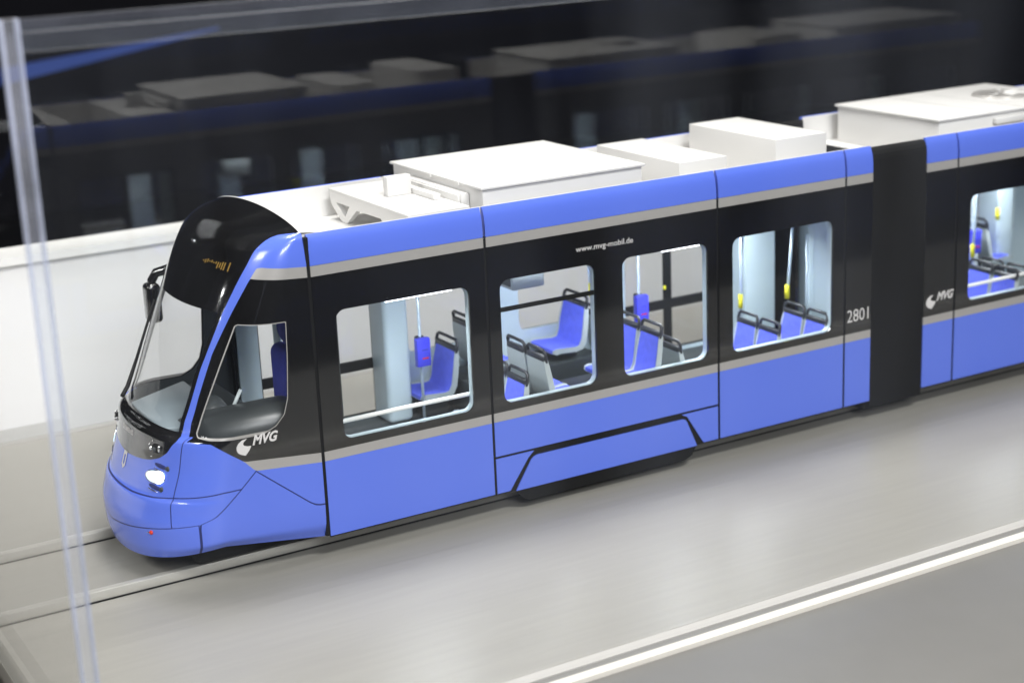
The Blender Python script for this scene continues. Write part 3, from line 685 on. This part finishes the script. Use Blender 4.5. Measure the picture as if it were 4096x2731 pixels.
def pole(x, y, z0, z1, sleeve=False, box_=False, x1=None):
    o = tube('pole', [(x, y, z0), (x if x1 is None else (x+x1)/2, y, (z0+z1)/2), (x if x1 is None else x1, y, z1)], .016, POLE, tram)
    if sleeve: tube('sleeve', [(x, y, z0), (x, y, z0+.16)], .028, YEL, o)
    if box_:
        b = box('ticket_validator', x-.085, x+.075, y-.10, y-.02, 1.25, 1.56, BOXB, o, .01)
        box('validator_back', x-.05, x+.05, y-.019, y+.05, 1.27, 1.57, HANDLE, o, .02, 3)
        box('slot', x-.03, x+.045, y-.103, y-.098, 1.335, 1.35, RED, o, 0); box('slot', x-.03, x+.04, y-.103, y-.098, 1.43, 1.44, DRVB, o, 0)
    return o
pole(.90, .42, .55, 2.58, False, True); pole(3.74, .42, .55, 2.58, False, True); pole(9.0, .42, .55, 2.58, False, True)
pole(3.07, -.20, 1.63, 2.58, True, x1=3.02); pole(3.12, .46, 1.63, 2.58, True, x1=3.05); pole(4.66, -.30, 1.39, 2.24, True, x1=4.69); pole(5.34, -.30, 1.39, 2.24, True, x1=5.42)
tube('grab_bar', [(4.69, -.30, 2.24), (5.42, -.30, 2.24)], .017, POLE, tram)
pole(8.32, -.27, 1.42, 2.58, True, x1=8.40); pole(9.45, .42, 1.62, 2.58, True)
# pillars and panels along the far wall, ceiling monitor
for x0, x1, y0 in ((.60, .90, .66),  (9.72, 10.02, .66)):
    bm = bmesh.new(); box_bm(bm, x0, x1, y0, 1.058, .552, 2.578, .06, 4); from_bm('wall_pillar', bm, PALE, tram, True)
bm = bmesh.new(); box_bm(bm, 1.78, 2.18, -.10, .22, 2.02, 2.30, .02, 2); mo = from_bm('ceiling_monitor', bm, SEATG, tram, True)
box('monitor_screen', 1.772, 1.779, -.06, .18, 2.06, 2.26, DARKIN, mo, 0); box('monitor_hanger', 1.92, 2.04, -.0, .12, 2.30, 2.58, SEATG, mo, 0)
box('door_button', 4.515, 4.555, 1.02, 1.05, 1.36, 1.41, YEL, tram, .015)
def lamp(x0, x1, y, pw):
    h = box('ceiling_lamp', x0, x1, y-.10, y+.10, 2.30, 2.345, SEATG, tram, .02, 3)
    box('lamp_diffuser', x0+.02, x1-.02, y-.08, y+.08, 2.288, 2.299, LED, h, .004)
    for xx in (x0+.12, x1-.12): tube('lamp_hanger', [(xx, y, 2.345), (xx, y, 2.58)], .01, POLE, h)
    l = bpy.data.lights.new('lamp_light', 'AREA'); l.shape = 'RECTANGLE'; l.size = (x1-x0)*S; l.size_y = .5*S; l.energy = pw; l.color = (.90, .95, 1)
    o = bpy.data.objects.new('lamp_light', l); C.objects.link(o); o.parent = h; o.location = Vector(((x0+x1)/2, y, 2.27))*S
for x0, x1 in ((.04, .82), (1.75, 2.5), (3.37, 3.99), (4.6, 5.3), (7.5, 8.3), (9.0, 9.8)): lamp(x0, x1, -.5 if x0 in (.04, 3.37) else .1, .09)

# ---- driver's cab
bm = bmesh.new(); box_bm(bm, -2.30, -1.60, -.86, .86, 1.36, 1.45, .03, 3)
for v in bm.verts: v.co.y *= 1-.45*max(0, (-1.85-v.co.x))/.45
from_bm('dash_shelf', bm, SHELF, tram, True)
bm = bmesh.new(); box_bm(bm, -2.20, -1.22, -1.04, 1.04, .85, 1.40, .16, 5)
for v in bm.verts: v.co.y *= 1-.32*max(0, (-1.6-v.co.x))/.6
from_bm('dashboard', bm, DASH, tram, True)
def blob(name, c, r, m, parent, power=1.0, seg=28, rings=16):
    V = []; F = []
    for i in range(rings+1):
        ph = math.pi*i/rings
        for j in range(seg):
            th = 2*math.pi*j/seg; s = math.sin(ph)**power
            V.append((c[0]+r[0]*s*math.cos(th), c[1]+r[1]*s*math.sin(th), c[2]+r[2]*math.cos(ph)))
    for i in range(rings):
        for j in range(seg): F.append([i*seg+j, (i+1)*seg+j, (i+1)*seg+(j+1) % seg, i*seg+(j+1) % seg])
    return mesh(name, V, F, m, parent, True)
blob('instrument_pod', (-1.78, -.34, 1.40), (.20, .26, .24), DASH, tram)
bm = bmesh.new(); box_bm(bm, -2.16, -.99, -1.04, -.50, 1.02, 1.60, .21, 7)
for v in bm.verts: v.co.y += .42*(max(0, (-1.62-v.co.x))/.55)**2; v.co.z -= .10*max(0, (-1.75-v.co.x))/.4
from_bm('side_console', bm, DASH, tram, True)
dst = box('driver_seat', -.96, -.74, -.45, .10, 1.05, 1.92, DRVB, tram, .10, 4); blob('headrest', (-.83, -.17, 2.10), (.09, .20, .17), DRVB, dst); box('seat_squab', -1.24, -.8, -.44, .09, .95, 1.12, DRVB, dst, .06, 3)
lv = tube('control_lever', [(-1.62, -.55, 1.50), (-1.50, -.52, 1.68)], .018, SEATG, tram); tube('lever_grip', [(-1.66, -.56, 1.44), (-1.62, -.55, 1.50)], .024, YEL, lv)
box('cab_partition', -.62, -.60, .60, .80, .551, 2.57, PALE, tram, .004); box('cab_partition', -.70, -.68, -1.05, -.62, .551, 2.57, DARKIN, tram, .004); box('cab_wall', -.70, -.68, -.62, .50, .551, 1.30, DARKIN, tram, .004)

# ---- lettering on the sides
def side_text(txt, x, z, h, m=LETTER, wd=None, bold=0.0, shear=0.0, nm='lettering'):
    V, F = text_data(txt, 1.0, bold, shear); x_ = [v.x for v in V]; y_ = [v.y for v in V]
    hs = h/(max(v.y for v in V)-0); w0 = max(x_)-min(x_); sx = wd/w0 if wd else hs
    return mesh(nm, [(x+(v.x-min(x_))*sx, -W-.0015, z+v.y*hs) for v in V], F, m, tram)
side_text('www.mvg-mobil.de', 1.932, 2.612, .058, wd=.694, bold=.004)
side_text('2801', 5.512, 1.245, .142, wd=.315, bold=-.004)
def logo(x, z, sc):
    """crescent arrow and slanted letters"""
    out = [(.55, .78), (.30, .74), (.12, .62), (.03, .47), (.02, .32), (.08, .18), (.22, .08), (.42, .0), (.62, .22), (.72, .40), (.52, .42), (.38, .48), (.34, .55), (.38, .64)]
    V = [(x+a*sc, -W-.0015, z+b*sc) for a, b in out]; t = tessellate_polygon([[Vector((a, b, 0)) for a, b in out]])
    mesh('logo', V, [list(q) for q in t], LETTER, tram)
    side_text('MVG', x+.78*sc, z+.42*sc, .46*sc, wd=1.25*sc, bold=.035, shear=.35)
logo(-1.823, 1.245, .208); logo(6.705, 1.19, .215)
for o in list(C.objects):
    if o.type == 'MESH' and not o.data.materials: o.data.materials.append(BLACKM)
